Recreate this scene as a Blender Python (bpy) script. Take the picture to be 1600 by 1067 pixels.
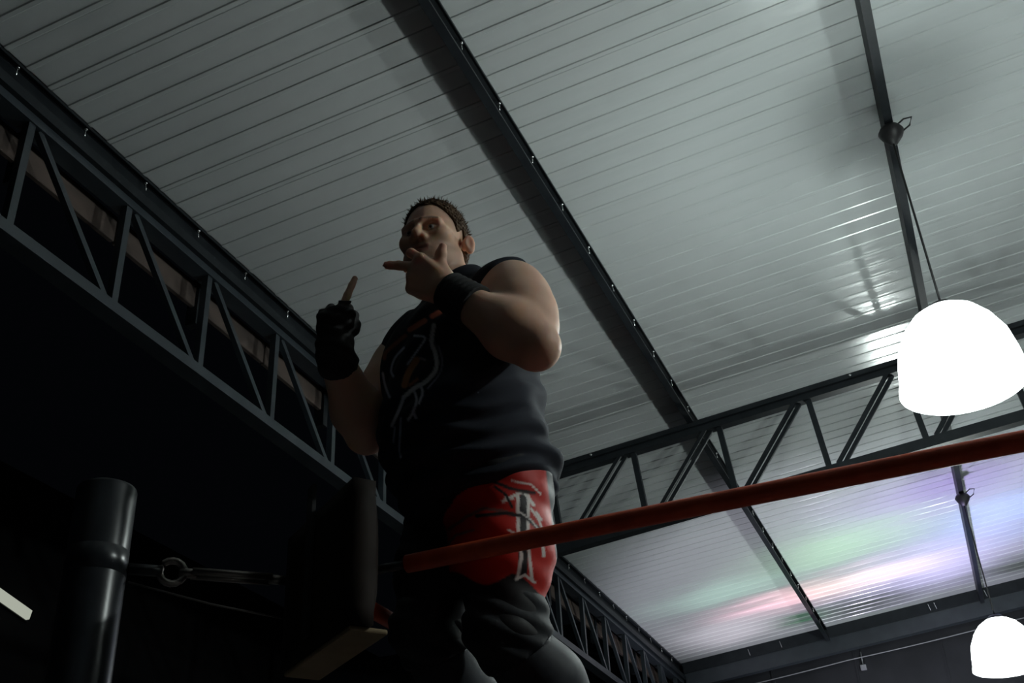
import bpy, bmesh, math, random
import numpy as np
from mathutils import Matrix, Vector

# ------------------------------------------------------------------ clear
for o in list(bpy.data.objects):
    bpy.data.objects.remove(o, do_unlink=True)
S = bpy.context.scene
C = S.collection

# ------------------------------------------------------------------ camera
CZ = 1.5                                   # eye height of the photographer
RW = np.array([[0.92163, 0.38539, -0.04692],    # rows: camera right, down, forward in world axes
               [-0.23914, 0.46829, -0.85060],
               [-0.30584, 0.79510, 0.52372]])
u_, s_, v_ = np.linalg.svd(RW); RW = u_ @ v_
FPX = 1775.65
cam_data = bpy.data.cameras.new('camera'); cam = bpy.data.objects.new('camera', cam_data); C.objects.link(cam)
cam_data.sensor_width = 36.0; cam_data.lens = FPX / 1600 * 36.0
cam_data.clip_start = 0.05; cam_data.clip_end = 200
r_, d_, f_ = RW
cam.matrix_world = Matrix(((r_[0], -d_[0], -f_[0], 0), (r_[1], -d_[1], -f_[1], 0), (r_[2], -d_[2], -f_[2], CZ), (0, 0, 0, 1)))
S.camera = cam

# ------------------------------------------------------------------ world and exposure
w = bpy.data.worlds.new('night'); S.world = w; w.use_nodes = True
w.node_tree.nodes['Background'].inputs[0].default_value = (0.55, 0.7, 1.0, 1)
w.node_tree.nodes['Background'].inputs[1].default_value = 0.0006
S.view_settings.view_transform = 'Standard'; S.view_settings.look = 'None'
S.view_settings.gamma = 1.0; S.view_settings.use_curve_mapping = False
S.view_settings.exposure = 1.18

LAMP_W = 62.0
LAMP_COL = (0.92, 1.0, 0.965)
LAMPS = [(0.275, 5.10), (0.275, 10.55), (2.09, 2.75), (3.90, 8.60)]
PROJ = (-0.9, 12.2)

# ------------------------------------------------------------------ helpers
def cam_pt(px, py, d):
    """world point (eye at origin) seen at photo pixel, d metres in front of the lens"""
    return RW.T @ (np.array([px - 800, py - 533.5, FPX]) * d / FPX)
TH = math.radians(5.0); CT, ST = math.cos(TH), math.sin(TH)
ROOF = Matrix(((CT, 0, -ST, 0), (0, 1, 0, 0), (ST, 0, CT, CZ), (0, 0, 0, 1)))   # pitched roof frame -> world
H = 4.2                                                                          # eye to ceiling, square to the roof
def roof_w(x, y, z): return ROOF @ Vector((x, y, z))

def mat(name, col, rough=0.6, metal=0.0, spec=0.5, **kw):
    m = bpy.data.materials.new(name); m.use_nodes = True
    nt = m.node_tree; b = nt.nodes['Principled BSDF']
    b.inputs['Base Color'].default_value = (*col, 1); b.inputs['Roughness'].default_value = rough
    b.inputs['Metallic'].default_value = metal; b.inputs['Specular IOR Level'].default_value = spec
    for k, v in kw.items(): b.inputs[k].default_value = v
    return m
def noise_on(m, scale, c0, c1, detail=4, bump=0.0, bump_scale=None, stretch=(1, 1, 1)):
    nt = m.node_tree; b = nt.nodes['Principled BSDF']
    tc = nt.nodes.new('ShaderNodeTexCoord'); mp = nt.nodes.new('ShaderNodeMapping')
    mp.inputs['Scale'].default_value = stretch
    nt.links.new(tc.outputs['Object'], mp.inputs[0])
    n = nt.nodes.new('ShaderNodeTexNoise'); n.inputs['Scale'].default_value = scale; n.inputs['Detail'].default_value = detail
    nt.links.new(mp.outputs[0], n.inputs['Vector'])
    if c0:
        r = nt.nodes.new('ShaderNodeValToRGB'); r.color_ramp.elements[0].color = (*c0, 1); r.color_ramp.elements[1].color = (*c1, 1)
        r.color_ramp.elements[0].position = .3; r.color_ramp.elements[1].position = .7
        nt.links.new(n.outputs['Fac'], r.inputs[0]); nt.links.new(r.outputs[0], b.inputs['Base Color'])
    if bump:
        n2 = nt.nodes.new('ShaderNodeTexNoise'); n2.inputs['Scale'].default_value = bump_scale or scale; n2.inputs['Detail'].default_value = 2
        nt.links.new(mp.outputs[0], n2.inputs['Vector'])
        bp = nt.nodes.new('ShaderNodeBump'); bp.inputs['Strength'].default_value = 1; bp.inputs['Distance'].default_value = bump
        nt.links.new(n2.outputs['Fac'], bp.inputs['Height']); nt.links.new(bp.outputs[0], b.inputs['Normal'])
    return m

class MB:
    """collects boxes, bars, tubes and lathes into one mesh"""
    def __init__(s): s.v = []; s.f = []; s.sm = []
    def add(s, vs, fs, smooth=False):
        o = len(s.v); s.v += [tuple(map(float, v)) for v in vs]
        for f in fs: s.f.append([i + o for i in f]); s.sm.append(smooth)
        return s
    def box(s, x0, x1, y0, y1, z0, z1):
        return s.add([(x0, y0, z0), (x1, y0, z0), (x1, y1, z0), (x0, y1, z0), (x0, y0, z1), (x1, y0, z1), (x1, y1, z1), (x0, y1, z1)],
                     [(0, 3, 2, 1), (4, 5, 6, 7), (0, 1, 5, 4), (1, 2, 6, 5), (2, 3, 7, 6), (3, 0, 4, 7)])
    def bar(s, a, b, w, h, up=(0, 0, 1)):
        a = Vector(a); b = Vector(b); d = (b - a).normalized(); sd = d.cross(Vector(up))
        if sd.length < 1e-5: sd = d.cross(Vector((1, 0, 0)))
        sd.normalize(); u = sd.cross(d)
        vs = [p + sd * (w / 2) * i + u * (h / 2) * j for p in (a, b) for i, j in ((-1, -1), (1, -1), (1, 1), (-1, 1))]
        return s.add(vs, [(0, 3, 2, 1), (4, 5, 6, 7), (0, 1, 5, 4), (1, 2, 6, 5), (2, 3, 7, 6), (3, 0, 4, 7)][::1])
    def prism(s, prof, y0, y1, axis='y'):
        n = len(prof)
        P = (lambda a, b, t: (a, t, b)) if axis == 'y' else (lambda a, b, t: (t, a, b))
        vs = [P(a, b, y0) for a, b in prof] + [P(a, b, y1) for a, b in prof]
        fs = [(i, (i + 1) % n, (i + 1) % n + n, i + n) for i in range(n)] + [tuple(range(n))[::-1], tuple(range(n, 2 * n))]
        return s.add(vs, fs)
    def tube(s, pts, r, n=12, smooth=True):
        pts = [Vector(p) for p in pts]; rs = r if hasattr(r, '__len__') else [r] * len(pts)
        vs = []; fs = []; up = Vector((0.13, 0.21, 1)).normalized()
        for i, p in enumerate(pts):
            d = (pts[min(i + 1, len(pts) - 1)] - pts[max(i - 1, 0)]).normalized()
            if abs(d.dot(up)) > .97: up = Vector((1, 0.2, 0.1)).normalized()
            a = d.cross(up).normalized(); b = d.cross(a)
            vs += [p + (a * math.cos(t) + b * math.sin(t)) * rs[i] for t in [2 * math.pi * k / n for k in range(n)]]
        for i in range(len(pts) - 1):
            for k in range(n): fs.append((i * n + k, i * n + (k + 1) % n, (i + 1) * n + (k + 1) % n, (i + 1) * n + k))
        s.add(vs, fs, smooth)
        o = len(s.v) - len(vs)
        s.f += [[o + k for k in range(n)], [o + (len(pts) - 1) * n + k for k in range(n)][::-1]]; s.sm += [False, False]
        return s
    def lathe(s, prof, n=32, c=(0, 0, 0), closed=False):
        vs = []; fs = []
        for r, z in prof:
            vs += [(c[0] + r * math.cos(2 * math.pi * k / n), c[1] + r * math.sin(2 * math.pi * k / n), c[2] + z) for k in range(n)]
        m = len(prof)
        for i in range(m if closed else m - 1):
            j = (i + 1) % m
            for k in range(n): fs.append((i * n + k, i * n + (k + 1) % n, j * n + (k + 1) % n, j * n + k))
        return s.add(vs, fs, True)
    def mesh(s, name):
        me = bpy.data.meshes.new(name); me.from_pydata(s.v, [], s.f)
        me.polygons.foreach_set('use_smooth', s.sm); me.update()
        bm = bmesh.new(); bm.from_mesh(me); bmesh.ops.recalc_face_normals(bm, faces=bm.faces); bm.to_mesh(me); bm.free()
        return me
    def build(s, name, m, parent=None, loc=None):
        return link(name, s.mesh(name), m, parent, loc)
def link(name, me, m, parent=None, loc=None):
    o = bpy.data.objects.new(name, me); C.objects.link(o)
    if m and not me.materials: me.materials.append(m)
    if parent: o.parent = parent
    if loc is not None: o.location = loc
    return o
def bevel(o, wdt, seg=2):
    md = o.modifiers.new('bevel', 'BEVEL'); md.width = wdt; md.segments = seg; md.limit_method = 'ANGLE'; return o
def tag(o, label=None, cat=None, group=None, kind=None):
    if label: o['label'] = label
    if cat: o['category'] = cat
    if group: o['group'] = group
    if kind: o['kind'] = kind
    return o
def thing(name, label, cat, loc=(0, 0, 0), group=None, mw=None):
    o = bpy.data.objects.new(name, None); C.objects.link(o); o.empty_display_size = .1
    if mw is not None: o.matrix_world = mw
    else: o.location = loc
    return tag(o, label, cat, group)

# ------------------------------------------------------------------ materials
M = {}
M['ceil'] = noise_on(mat('white_roof_sheet', (.44, .47, .47), rough=.2, spec=.5), 1.1, (.41, .44, .44), (.48, .505, .505), bump=.004, bump_scale=5.0, stretch=(.5, 2.0, 1))
M['steel'] = noise_on(mat('dark_painted_steel', (.010, .0125, .016), rough=.5, spec=.22), 9, (.0075, .01, .0125), (.0135, .017, .02), bump=.0006, bump_scale=40)
M['steel_truss'] = noise_on(mat('blue_grey_painted_steel', (.019, .026, .033), rough=.45), 7, (.015, .021, .027), (.024, .032, .039))
M['zinc'] = mat('zinc_screw', (.7, .72, .72), rough=.25, metal=1)
M['eave'] = noise_on(mat('brown_eave_board', (.055, .04, .034), rough=.8), 6, (.03, .022, .019), (.08, .056, .046), stretch=(1, .4, 1))
M['wall'] = noise_on(mat('dark_sheet_wall', (.016, .0175, .022), rough=.6, spec=.3), 3, (.013, .0145, .018), (.021, .0225, .028))
M['night'] = mat('unlit_black_wall', (.008, .008, .009), rough=.9, spec=.1)
M['floor'] = noise_on(mat('dark_concrete', (.13, .13, .13), rough=.85), 4, (.11, .11, .11), (.155, .15, .15))
M['canvas'] = noise_on(mat('black_ring_canvas', (.02, .02, .022), rough=.9), 30, (.016, .016, .018), (.028, .028, .03))
M['rope'] = noise_on(mat('red_rope_tape', (.62, .075, .02), rough=.45), 25, (.55, .058, .015), (.70, .095, .028), bump=.0012, bump_scale=60)
M['post'] = noise_on(mat('black_enamel_post', (.02, .023, .028), rough=.3), 12, (.015, .018, .022), (.03, .034, .04))
M['rod'] = mat('worn_turnbuckle_steel', (.30, .27, .25), rough=.35, metal=.9)
M['pad'] = noise_on(mat('dark_vinyl_pad', (.014, .010, .008), rough=.75, spec=.2), 8, (.010, .007, .006), (.022, .014, .01), bump=.002, bump_scale=9)
M['padtan'] = noise_on(mat('tan_pad_backing', (.3, .22, .12), rough=.8), 10, (.22, .16, .085), (.36, .26, .15))
M['black'] = mat('black_plastic', (.01, .01, .011), rough=.5)
M['conduit'] = mat('pale_conduit', (.25, .26, .28), rough=.4)

def lamp_shade_mat():
    m = bpy.data.materials.new('opal_acrylic_shade'); m.use_nodes = True; nt = m.node_tree; nt.nodes.clear()
    out = nt.nodes.new('ShaderNodeOutputMaterial'); tr = nt.nodes.new('ShaderNodeBsdfTransparent'); tl = nt.nodes.new('ShaderNodeBsdfTranslucent')
    tr.inputs[0].default_value = (.98, 1, 1, 1); tl.inputs[0].default_value = (.9, .95, .95, 1)
    mx = nt.nodes.new('ShaderNodeMixShader'); mx.inputs[0].default_value = .27
    nt.links.new(tr.outputs[0], mx.inputs[1]); nt.links.new(tl.outputs[0], mx.inputs[2]); nt.links.new(mx.outputs[0], out.inputs[0]); return m
M['shade'] = lamp_shade_mat()
def emis(name, col, st):
    m = bpy.data.materials.new(name); m.use_nodes = True; nt = m.node_tree; nt.nodes.clear()
    out = nt.nodes.new('ShaderNodeOutputMaterial'); e = nt.nodes.new('ShaderNodeEmission')
    e.inputs[0].default_value = (*col, 1); e.inputs[1].default_value = st; nt.links.new(e.outputs[0], out.inputs[0]); return m
M['tube'] = emis('dim_fluorescent_tube', (.85, .9, .75), .2)
M['lens'] = emis('projector_lens', (.9, .8, 1.0), 6)

# ------------------------------------------------------------------ setting
Y_FAR = 14.05; X_L = -3.007; X_R = 7.2; Y_N = -3.2
tag(MB().box(-12, 12, -8, 18, -.1, 0).build('floor', M['floor']), kind='structure')
tag(MB().box(-9.2, -9, -8, 18, 0, 7).build('wall_left', M['night']), kind='structure')
tag(MB().box(X_R + .1, X_R + .3, -3.2, 14.6, 0, 6.6).build('wall_right', M['wall']), kind='structure')
wall = MB().box(-9, X_R + .1, 14.42, 14.6, 0, 6.3).build('wall_back', M['wall']); tag(wall, kind='structure')
x = -3.35
while x < 3.2:                              # standing seams of the sheet wall
    MB().box(x - .012, x + .012, 14.40, 14.425, 2.2, 6.2).build('seam', M['wall'], wall); x += 1.02

# ceiling: backing sheet plus one object for each ribbed sheet strip
PITCH = 0.139
ceil = MB().box(X_L - .02, X_R, Y_N, Y_FAR, .012, .05).build('ceiling', M['ceil'])
ceil.matrix_world = ROOF @ Matrix.Translation((0, 0, H)); tag(ceil, kind='structure')
prof = [(0, .012), (0, 0), (.104, 0), (.109, -.0048), (.130, -.0048), (.135, 0), (PITCH, 0), (PITCH, .012)]
strip_me = MB().prism(prof, X_L, X_R, 'x').mesh('panel'); strip_me.materials.append(M['ceil'])
random.seed(4)
y = 2.58 - PITCH * 41
first = True
while y < Y_FAR - PITCH:
    if y >= Y_N:
        o = bpy.data.objects.new('panel', strip_me); C.objects.link(o); o.parent = ceil
        o.location = (0, y - .118, 0); o.rotation_euler = (random.uniform(-.010, .010), random.uniform(-.0006, .0006), 0)
    y += PITCH

# ------------------------------------------------------------------ purlins
def purlin(x, label, y0=Y_N, y1=Y_FAR, screw0=2.675, side=1):
    t = thing('roof_purlin', label, 'beam', mw=ROOF @ Matrix.Translation((x, 0, H - .008)), group='roof purlins')
    b = .045; x0 = -.045; hh = .15; tk = .004
    p = [(0, 0), (b, 0), (b, -.016), (b - tk, -.016), (b - tk, -tk), (tk, -tk), (tk, -hh + tk), (b - tk, -hh + tk), (b - tk, -hh + .016), (b, -hh + .016), (b, -hh), (0, -hh)]
    MB().prism([(q[0] + x0, q[1]) for q in p], y0, y1).build('channel', M['steel'], t)
    sm = MB(); sm.tube([(0, 0, 0), (0, 0, -.05)], .0035, 6); sm.lathe([(0, -.0), (.009, 0), (.009, -.006), (0, -.006)], 8)
    sme = sm.mesh('screw'); sme.materials.append(M['zinc'])
    yy = screw0
    while yy < y1 - .1:
        if yy > 1.8:
            s = bpy.data.objects.new('screw', sme); C.objects.link(s); s.parent = t; s.location = (-.012, yy, -.02)
            s.rotation_euler = (random.uniform(-.1, .1), random.uniform(-.1, .1), 0)
        yy += .455
    return t
purlin(X_L, 'dark steel purlin along the left eave above the long truss', side=1)
purlin(-1.165, 'dark steel purlin crossing mid ceiling from top centre', screw0=2.63, side=1)
purlin(.655, 'dark steel purlin carrying the two white pendant lamps', screw0=2.6, side=1)
for k, lb in ((2.48, 'dark steel purlin out of sight right of the lamps'), (4.3, 'dark steel purlin over the right hand lamp row'), (6.1, 'dark steel purlin nearest the right wall')):
    purlin(k, lb, screw0=99)
# end purlin, wall plate and conduit at the far wall
t = thing('end_beam', 'dark steel edge beam closing the ceiling at the far wall', 'beam', mw=ROOF @ Matrix.Translation((X_L, Y_FAR, H)))
MB().box(0, X_R - X_L, 0, .05, -.12, .03).build('channel', M['steel'], t)
MB().box(0, X_R - X_L, .02, .12, -.30, -.12).build('wall_plate', M['steel_truss'], t)
for xx in (.85, 1.25, 3.05, 3.12, 3.7):
    MB().bar((xx, -.006, -.02), (xx + .01, -.006, -.1), .008, .006).build('cable_tie', M['zinc'], t)
def far_w(xr, zr, y=Y_FAR + .1): return roof_w(xr, y, zr)
cd = MB(); a = far_w(-2.95, 3.845); b = far_w(6.5, 3.845); n = 40
cd.tube([a.lerp(b, k / n) + Vector((0, .18, -.012 * math.sin(math.pi * (k % 8) / 8))) for k in range(n + 1)], .007, 8)
tag(cd.build('conduit_pipe', M['conduit']), 'thin pale conduit running along the far wall under the beam', 'pipe')
jb = thing('junction_box', 'small pale box on the far wall below the conduit', 'box', loc=(-1.225, 14.39, CZ + 3.64))
bevel(MB().box(-.035, .035, -.03, .03, -.03, .03).build('housing', M['conduit'], jb), .006)
MB().tube([(0, 0, .04), (0, 0, .19)], .008, 8).build('riser', M['conduit'], jb)

# ------------------------------------------------------------------ trusses
XT = -3.362; ZB = 3.10; ZTOP = 3.672
t1 = thing('long_truss', 'long dark steel lattice truss along the left eave', 'truss', loc=(XT, 0, CZ))
MB().prism([(0, 0), (0, -.055), (-.006, -.055), (-.006, -.006), (-.095, -.006), (-.095, 0)][::-1] and [(0, ZB), (0, ZB - .06), (-.10, ZB - .06), (-.10, ZB)], Y_N, Y_FAR).build('bottom_chord', M['steel_truss'], t1)
MB().prism([(0, ZTOP), (0, ZTOP + .045), (-.10, ZTOP + .045), (-.10, ZTOP)], Y_N, Y_FAR).build('top_chord', M['steel_truss'], t1)
MB().prism([(.03, ZTOP + .045), (.03, ZTOP + .10), (-.02, ZTOP + .10), (-.02, ZTOP + .045)], Y_N, Y_FAR).build('bearing_plate', M['steel'], t1)
PT = .681
k = -8
while True:
    yv = 2.823 + PT * k
    if yv > Y_FAR - .1: break
    if yv > Y_N:
        MB().bar((-.03, yv, ZB), (-.03, yv, ZTOP), .04, .04, up=(1, 0, 0)).build('vertical_strut', M['steel_truss'], t1)
        if yv + PT < Y_FAR:
            MB().bar((-.03, yv + .055, ZTOP), (-.03, yv + PT - .06, ZB), .032, .032, up=(1, 0, 0)).build('diagonal_brace', M['steel_truss'], t1)
    k += 1
# eave board behind the truss
eb = thing('eave_board', 'rough brown board strip seen through the left truss', 'board', loc=(-3.52, 0, CZ))
yy = Y_N
random.seed(2)
while yy < Y_FAR:
    ln = 1.36
    bevel(MB().box(-.03, 0, yy, yy + ln - .012, 3.56 + random.uniform(-.006, .006), 3.72).build('plank', M['eave'], eb), .004, 1)
    MB().box(-.05, .02, yy + .66, yy + .71, 3.45, 3.75).build('bracket', M['steel'], eb)
    yy += ln

YT2 = 7.69
t2 = thing('cross_truss', 'dark steel lattice truss crossing the ceiling behind the wrestler', 'truss', mw=ROOF @ Matrix.Translation((0, YT2, 0)))
CH = .08
XT2 = X_L + .07
def chord(z0, z1, name):
    MB().prism([(0, z0), (.008, z0), (.008, z1 - .008), (CH, z1 - .008), (CH, z1), (0, z1)] if name == 'x' else [(0, z0), (CH, z0), (CH, z1), (0, z1)], XT2, X_R, 'x').build(name, M['steel'], t2)
chord(3.965, 4.05, 'top_chord'); chord(3.335, 3.412, 'bottom_chord')
MB().prism([(-.028, 4.012), (0, 4.012), (0, 4.05), (-.028, 4.05)], XT2, X_R, 'x').build('flange', M['steel'], t2)
k = -4
while True:
    xv = -.31 + .686 * k
    if xv > X_R - .1: break
    if xv > X_L - .0:
        if xv > X_L + .12: MB().bar((xv, .04, 3.41), (xv, .04, 3.97), .042, .042, up=(0, 1, 0)).build('vertical_strut', M['steel'], t2)
        if xv + .62 < X_R:
            for dy, dx in ((.012, -.018), (.058, .018)):
                MB().bar((xv + .085 + dx, dy, 3.41), (xv + .60 + dx, dy, 3.97), .028, .022, up=(0, 1, 0)).build('diagonal_brace', M['steel'], t2)
    k += 1
bt = MB().lathe([(0, 0), (.011, 0), (.011, .008), (0, .008)], 8).mesh('bolt'); bt.materials.append(M['zinc'])
for xv in (-2.0, .03, 1.9):
    o = bpy.data.objects.new('bolt', bt); C.objects.link(o); o.parent = t2; o.location = (xv, -.03, 4.03); o.rotation_euler = (math.pi / 2, 0, 0)

# ------------------------------------------------------------------ pendant lamps
R_L = .295; Z_RIM = 2.48; H_L = .43
def dome_spread(ld):
    """the lamp's own distribution: the lampholder end sends out less light than the sides"""
    ld.use_nodes = True; nt = ld.node_tree; em = [n for n in nt.nodes if n.type == 'EMISSION'][0]
    tc = nt.nodes.new('ShaderNodeTexCoord'); sp = nt.nodes.new('ShaderNodeSeparateXYZ'); nt.links.new(tc.outputs['Normal'], sp.inputs[0])
    mx = nt.nodes.new('ShaderNodeMath'); mx.operation = 'MAXIMUM'; nt.links.new(sp.outputs[2], mx.inputs[0]); mx.inputs[1].default_value = 0
    sq = nt.nodes.new('ShaderNodeMath'); sq.operation = 'POWER'; nt.links.new(mx.outputs[0], sq.inputs[0]); sq.inputs[1].default_value = 2
    ma = nt.nodes.new('ShaderNodeMath'); ma.operation = 'MULTIPLY_ADD'; nt.links.new(sq.outputs[0], ma.inputs[0]); ma.inputs[1].default_value = -.65; ma.inputs[2].default_value = 1.0
    nt.links.new(ma.outputs[0], em.inputs['Strength'])
def pendant(x, y, label):
    top = ROOF @ Vector((.6325 + (x - .275) / CT, y, H - .15))
    base = Vector((x, y, CZ + Z_RIM))
    t = thing('pendant_lamp', label, 'lamp', loc=base, group='white dome pendant lamps')
    pr = [(.045, H_L), (.10, H_L - .01), (.16, H_L - .05), (.212, H_L - .115), (.256, H_L - .205), (.275, H_L - .30), (.284, .055), (.291, .04), (R_L, .012), (.278, 0), (.22, -.018), (.12, -.03), (.0, -.034)]
    sh = MB().lathe(pr, 40).build('shade', M['shade'], t)
    MB().lathe([(0, H_L - .02), (.074, H_L - .02), (.076, H_L + .0), (.05, H_L + .03), (0, H_L + .035)], 24).build('socket', M['black'], t)
    MB().lathe([(0, .30), (.03, .30), (.03, .36), (.02, H_L), (0, H_L)], 16).build('bulb_holder', M['black'], t)
    zt = top.z - base.z
    MB().tube([(0, 0, H_L + .03), (top.x - x - .005, 0, zt)], .006, 8).build('cord', M['black'], t)
    MB().lathe([(.02, zt + .0), (.055, zt - .02), (.068, zt - .045), (.055, zt - .075), (.018, zt - .125), (0, zt - .125)], 20, c=(top.x - x, 0, 0)).build('canopy', M['black'], t)
    lp = MB(); lp.tube([(top.x - x + .03, 0, zt - .01), (top.x - x + .08, .01, zt + .03), (top.x - x + .12, .0, zt + .02), (top.x - x + .10, 0, zt - .03), (top.x - x + .05, 0, zt - .06)], .005, 6)
    lp.build('cable_loop', M['black'], t)
    ld = bpy.data.lights.new('bulb_light', 'POINT'); ld.energy = LAMP_W; ld.color = LAMP_COL; ld.shadow_soft_size = .04
    dome_spread(ld)
    lo = bpy.data.objects.new('bulb_light', ld); C.objects.link(lo); lo.parent = t; lo.location = (0, 0, .20)
    return t
for (x, y), lb in zip(LAMPS, ('large glowing white dome pendant lamp nearest the camera', 'smaller looking glowing white dome pendant lamp near the far wall',
                              'white dome pendant lamp of the right row beside the ring', 'white dome pendant lamp of the right row beyond the cross truss'  )):
    pendant(x, y, lb)

# ------------------------------------------------------------------ stage projector throwing the coloured picture on the far ceiling
pj = thing('stage_projector', 'black stage projector on the floor throwing coloured light at the ceiling', 'projector', loc=(PROJ[0], PROJ[1], 0))
bevel(MB().box(-.2, .2, -.25, .25, .04, .22).build('housing', M['black'], pj), .02)
MB().lathe([(0, .22), (.07, .22), (.07, .27), (.055, .27), (.055, .255), (0, .255)], 24).build('lens_barrel', M['black'], pj)
MB().lathe([(0, .256), (.054, .256), (.054, .258), (0, .258)], 24).build('lens', M['lens'], pj)
for a in (-.15, .15):
    for b in (-.2, .2): MB().lathe([(0, 0), (.02, 0), (.02, .05), (0, .05)], 10, c=(a, b, 0)).build('foot', M['black'], pj)
sd = bpy.data.lights.new('projector_beam', 'SPOT'); sd.energy = 1500; sd.spot_size = math.radians(66); sd.spot_blend = .5; sd.shadow_soft_size = .02
so = bpy.data.objects.new('projector_beam', sd); C.objects.link(so); so.parent = pj; so.location = (0, 0, .30); so.rotation_euler = (math.pi, 0, 0)
def gobo(ld, blobs, dist):
    ld.use_nodes = True; nt = ld.node_tree; N = nt.nodes; K = nt.links; em = [n for n in N if n.type == 'EMISSION'][0]
    tc = N.new('ShaderNodeTexCoord'); sx = N.new('ShaderNodeSeparateXYZ'); K.new(tc.outputs['Normal'], sx.inputs[0])
    def math_(op, a, b=None):
        n = N.new('ShaderNodeMath'); n.operation = op
        for i, q in enumerate((a, b)):
            if q is None: continue
            if isinstance(q, (int, float)): n.inputs[i].default_value = q
            else: K.new(q, n.inputs[i])
        return n.outputs[0]
    az = math_('ABSOLUTE', sx.outputs[2])
    u = math_('MULTIPLY', math_('DIVIDE', sx.outputs[0], az), dist)
    v = math_('MULTIPLY', math_('DIVIDE', sx.outputs[1], az), -dist)
    cb = N.new('ShaderNodeCombineXYZ'); K.new(math_('MULTIPLY', u, .55), cb.inputs[0]); K.new(math_('MULTIPLY', v, 2.2), cb.inputs[1])
    nz = N.new('ShaderNodeTexNoise'); nz.inputs['Scale'].default_value = 1.6; nz.inputs['Detail'].default_value = 3; K.new(cb.outputs[0], nz.inputs['Vector'])
    wob = math_('MULTIPLY', math_('SUBTRACT', nz.outputs['Fac'], .5), .9)
    v = math_('ADD', v, wob)
    cur = None
    for (bx, by, sx_, sy_, col, neg) in blobs:
        du = math_('DIVIDE', math_('SUBTRACT', u, bx), sx_); dv = math_('DIVIDE', math_('SUBTRACT', v, by), sy_)
        e = math_('POWER', 2.718, math_('MULTIPLY', math_('ADD', math_('MULTIPLY', du, du), math_('MULTIPLY', dv, dv)), -1.0))
        if cur is None:
            rgb = N.new('ShaderNodeRGB'); rgb.outputs[0].default_value = (.16, .155, .18, 1); cur = rgb.outputs[0]
        mx = N.new('ShaderNodeMix'); mx.data_type = 'RGBA'; mx.blend_type = 'MIX' if neg else 'ADD'
        K.new(e, mx.inputs[0]); K.new(cur, mx.inputs[6]); mx.inputs[7].default_value = (*col, 1); cur = mx.outputs[2]
    K.new(cur, em.inputs[0])
BL = [(.2, 10.7, .9, .6, (.20, .12, .42), 0), (-.9, 11.45, .8, .55, (.12, .27, .12), 0), (-.94, 12.6, .75, .30, (.62, .42, .32), 0),
      (-.1, 12.75, .85, .75, (.40, .33, .66), 0), (.7, 11.8, .7, .6, (.22, .30, .75), 0), (-1.97, 12.7, .55, .26, (.60, .28, .36), 0),
      (-2.3, 11.9, .8, .35, (.10, .19, .14), 0), (-2.6, 13.3, .7, .5, (.26, .22, .25), 0),
      (-1.0, 13.5, .62, .24, (.012, .012, .014), 1), (.75, 13.5, .5, .22, (.012, .012, .014), 1), (-1.75, 13.5, .3, .22, (.03, .09, .05), 1), (-1.1, 14.1, 1.2, .2, (.14, .15, .16), 1)]
gobo(sd, [(a - PROJ[0], b - PROJ[1], c, d, e, f) for a, b, c, d, e, f in BL], CZ + 4.12 - .30)
sd.energy = 1600

# dim tube light on the black wall
tb = thing('strip_light', 'dim tube light on the black wall at far left', 'light', loc=(-8.97, 8.54, CZ + 4.07))
for nm, m, r in (('tube', M['tube'], .055), ):
    MB().bar((.03, -.30, .06), (.03, .27, -.06), .10, .05, up=(1, 0, 0)).build(nm, m, tb)
MB().bar((-.01, -.33, .066), (-.01, .30, -.066), .12, .04, up=(1, 0, 0)).build('batten', M['black'], tb)

# ------------------------------------------------------------------ wrestling ring
ZR = .867; YRX = 2.036; XRY = -1.255; PX, PY = -1.60, 1.73
rp = thing('ring_platform', 'black canvas ring platform under the ropes', 'ring', loc=(XRY, YRX, 0))
MB().box(-.15, 5.6, -.15, 5.6, .95, 1.06).build('mat', M['canvas'], rp)
MB().box(-.13, 5.58, -.13, 5.58, 0, .95).build('apron', M['canvas'], rp)
po = thing('ring_post', 'black round steel ring post at lower left', 'post', loc=(PX, PY, 0))
bevel(MB().lathe([(0, 0), (.0615, 0), (.0615, CZ + 1.03), (.057, CZ + 1.036), (.052, CZ + 1.036), (.052, CZ + 1.0), (0, CZ + 1.0)], 40).build('pipe', M['post'], po), .002, 1)
MB().lathe([(.0605, CZ + .895), (.0622, CZ + .894), (.0622, CZ + .841), (.0605, CZ + .84)], 40, closed=True).build('collar', M['post'], po)
MB().lathe([(0, 0), (.14, 0), (.14, .02), (0, .02)], 24).build('base_plate', M['post'], po)
cor = np.array([XRY + .10, YRX + .10]); pp = np.array([PX, PY]); dg = (cor - pp) / np.linalg.norm(cor - pp)
def diag(t, z, off=0): return (PX + dg[0] * t - dg[1] * off, PY + dg[1] * t + dg[0] * off, CZ + z)
def turnbuckle(z, label, zz=None):
    t = thing('turnbuckle', label, 'turnbuckle', loc=diag(.066, z))
    b0 = Vector(t.location)
    L = lambda tt, z2=0, off=0: Vector(diag(tt, z + z2, off)) - b0
    MB().tube([L(.0645), L(.13)], .012, 10).build('eye_bolt', M['post'], t)
    ring = MB(); ring.tube([L(.15 + .025 * math.cos(a), .025 * math.sin(a)) for a in np.linspace(0, 2 * math.pi, 17)], .008, 8); ring.build('eye', M['rod'], t)
    for o_ in (-.016, .016): MB().tube([L(.19, 0, o_), L(.355, 0, o_)], .008, 8).build('barrel_rod', M['rod'], t)
    MB().tube([L(.165), L(.20)], .011, 8).build('screw_end', M['rod'], t)
    MB().tube([L(.35), L(.385)], .011, 8).build('screw_end', M['rod'], t)
    return t
turnbuckle(ZR - .004, 'steel turnbuckle between the ring post and the top corner pad')
turnbuckle(.30, 'steel turnbuckle between the ring post and the lower ropes')
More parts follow.
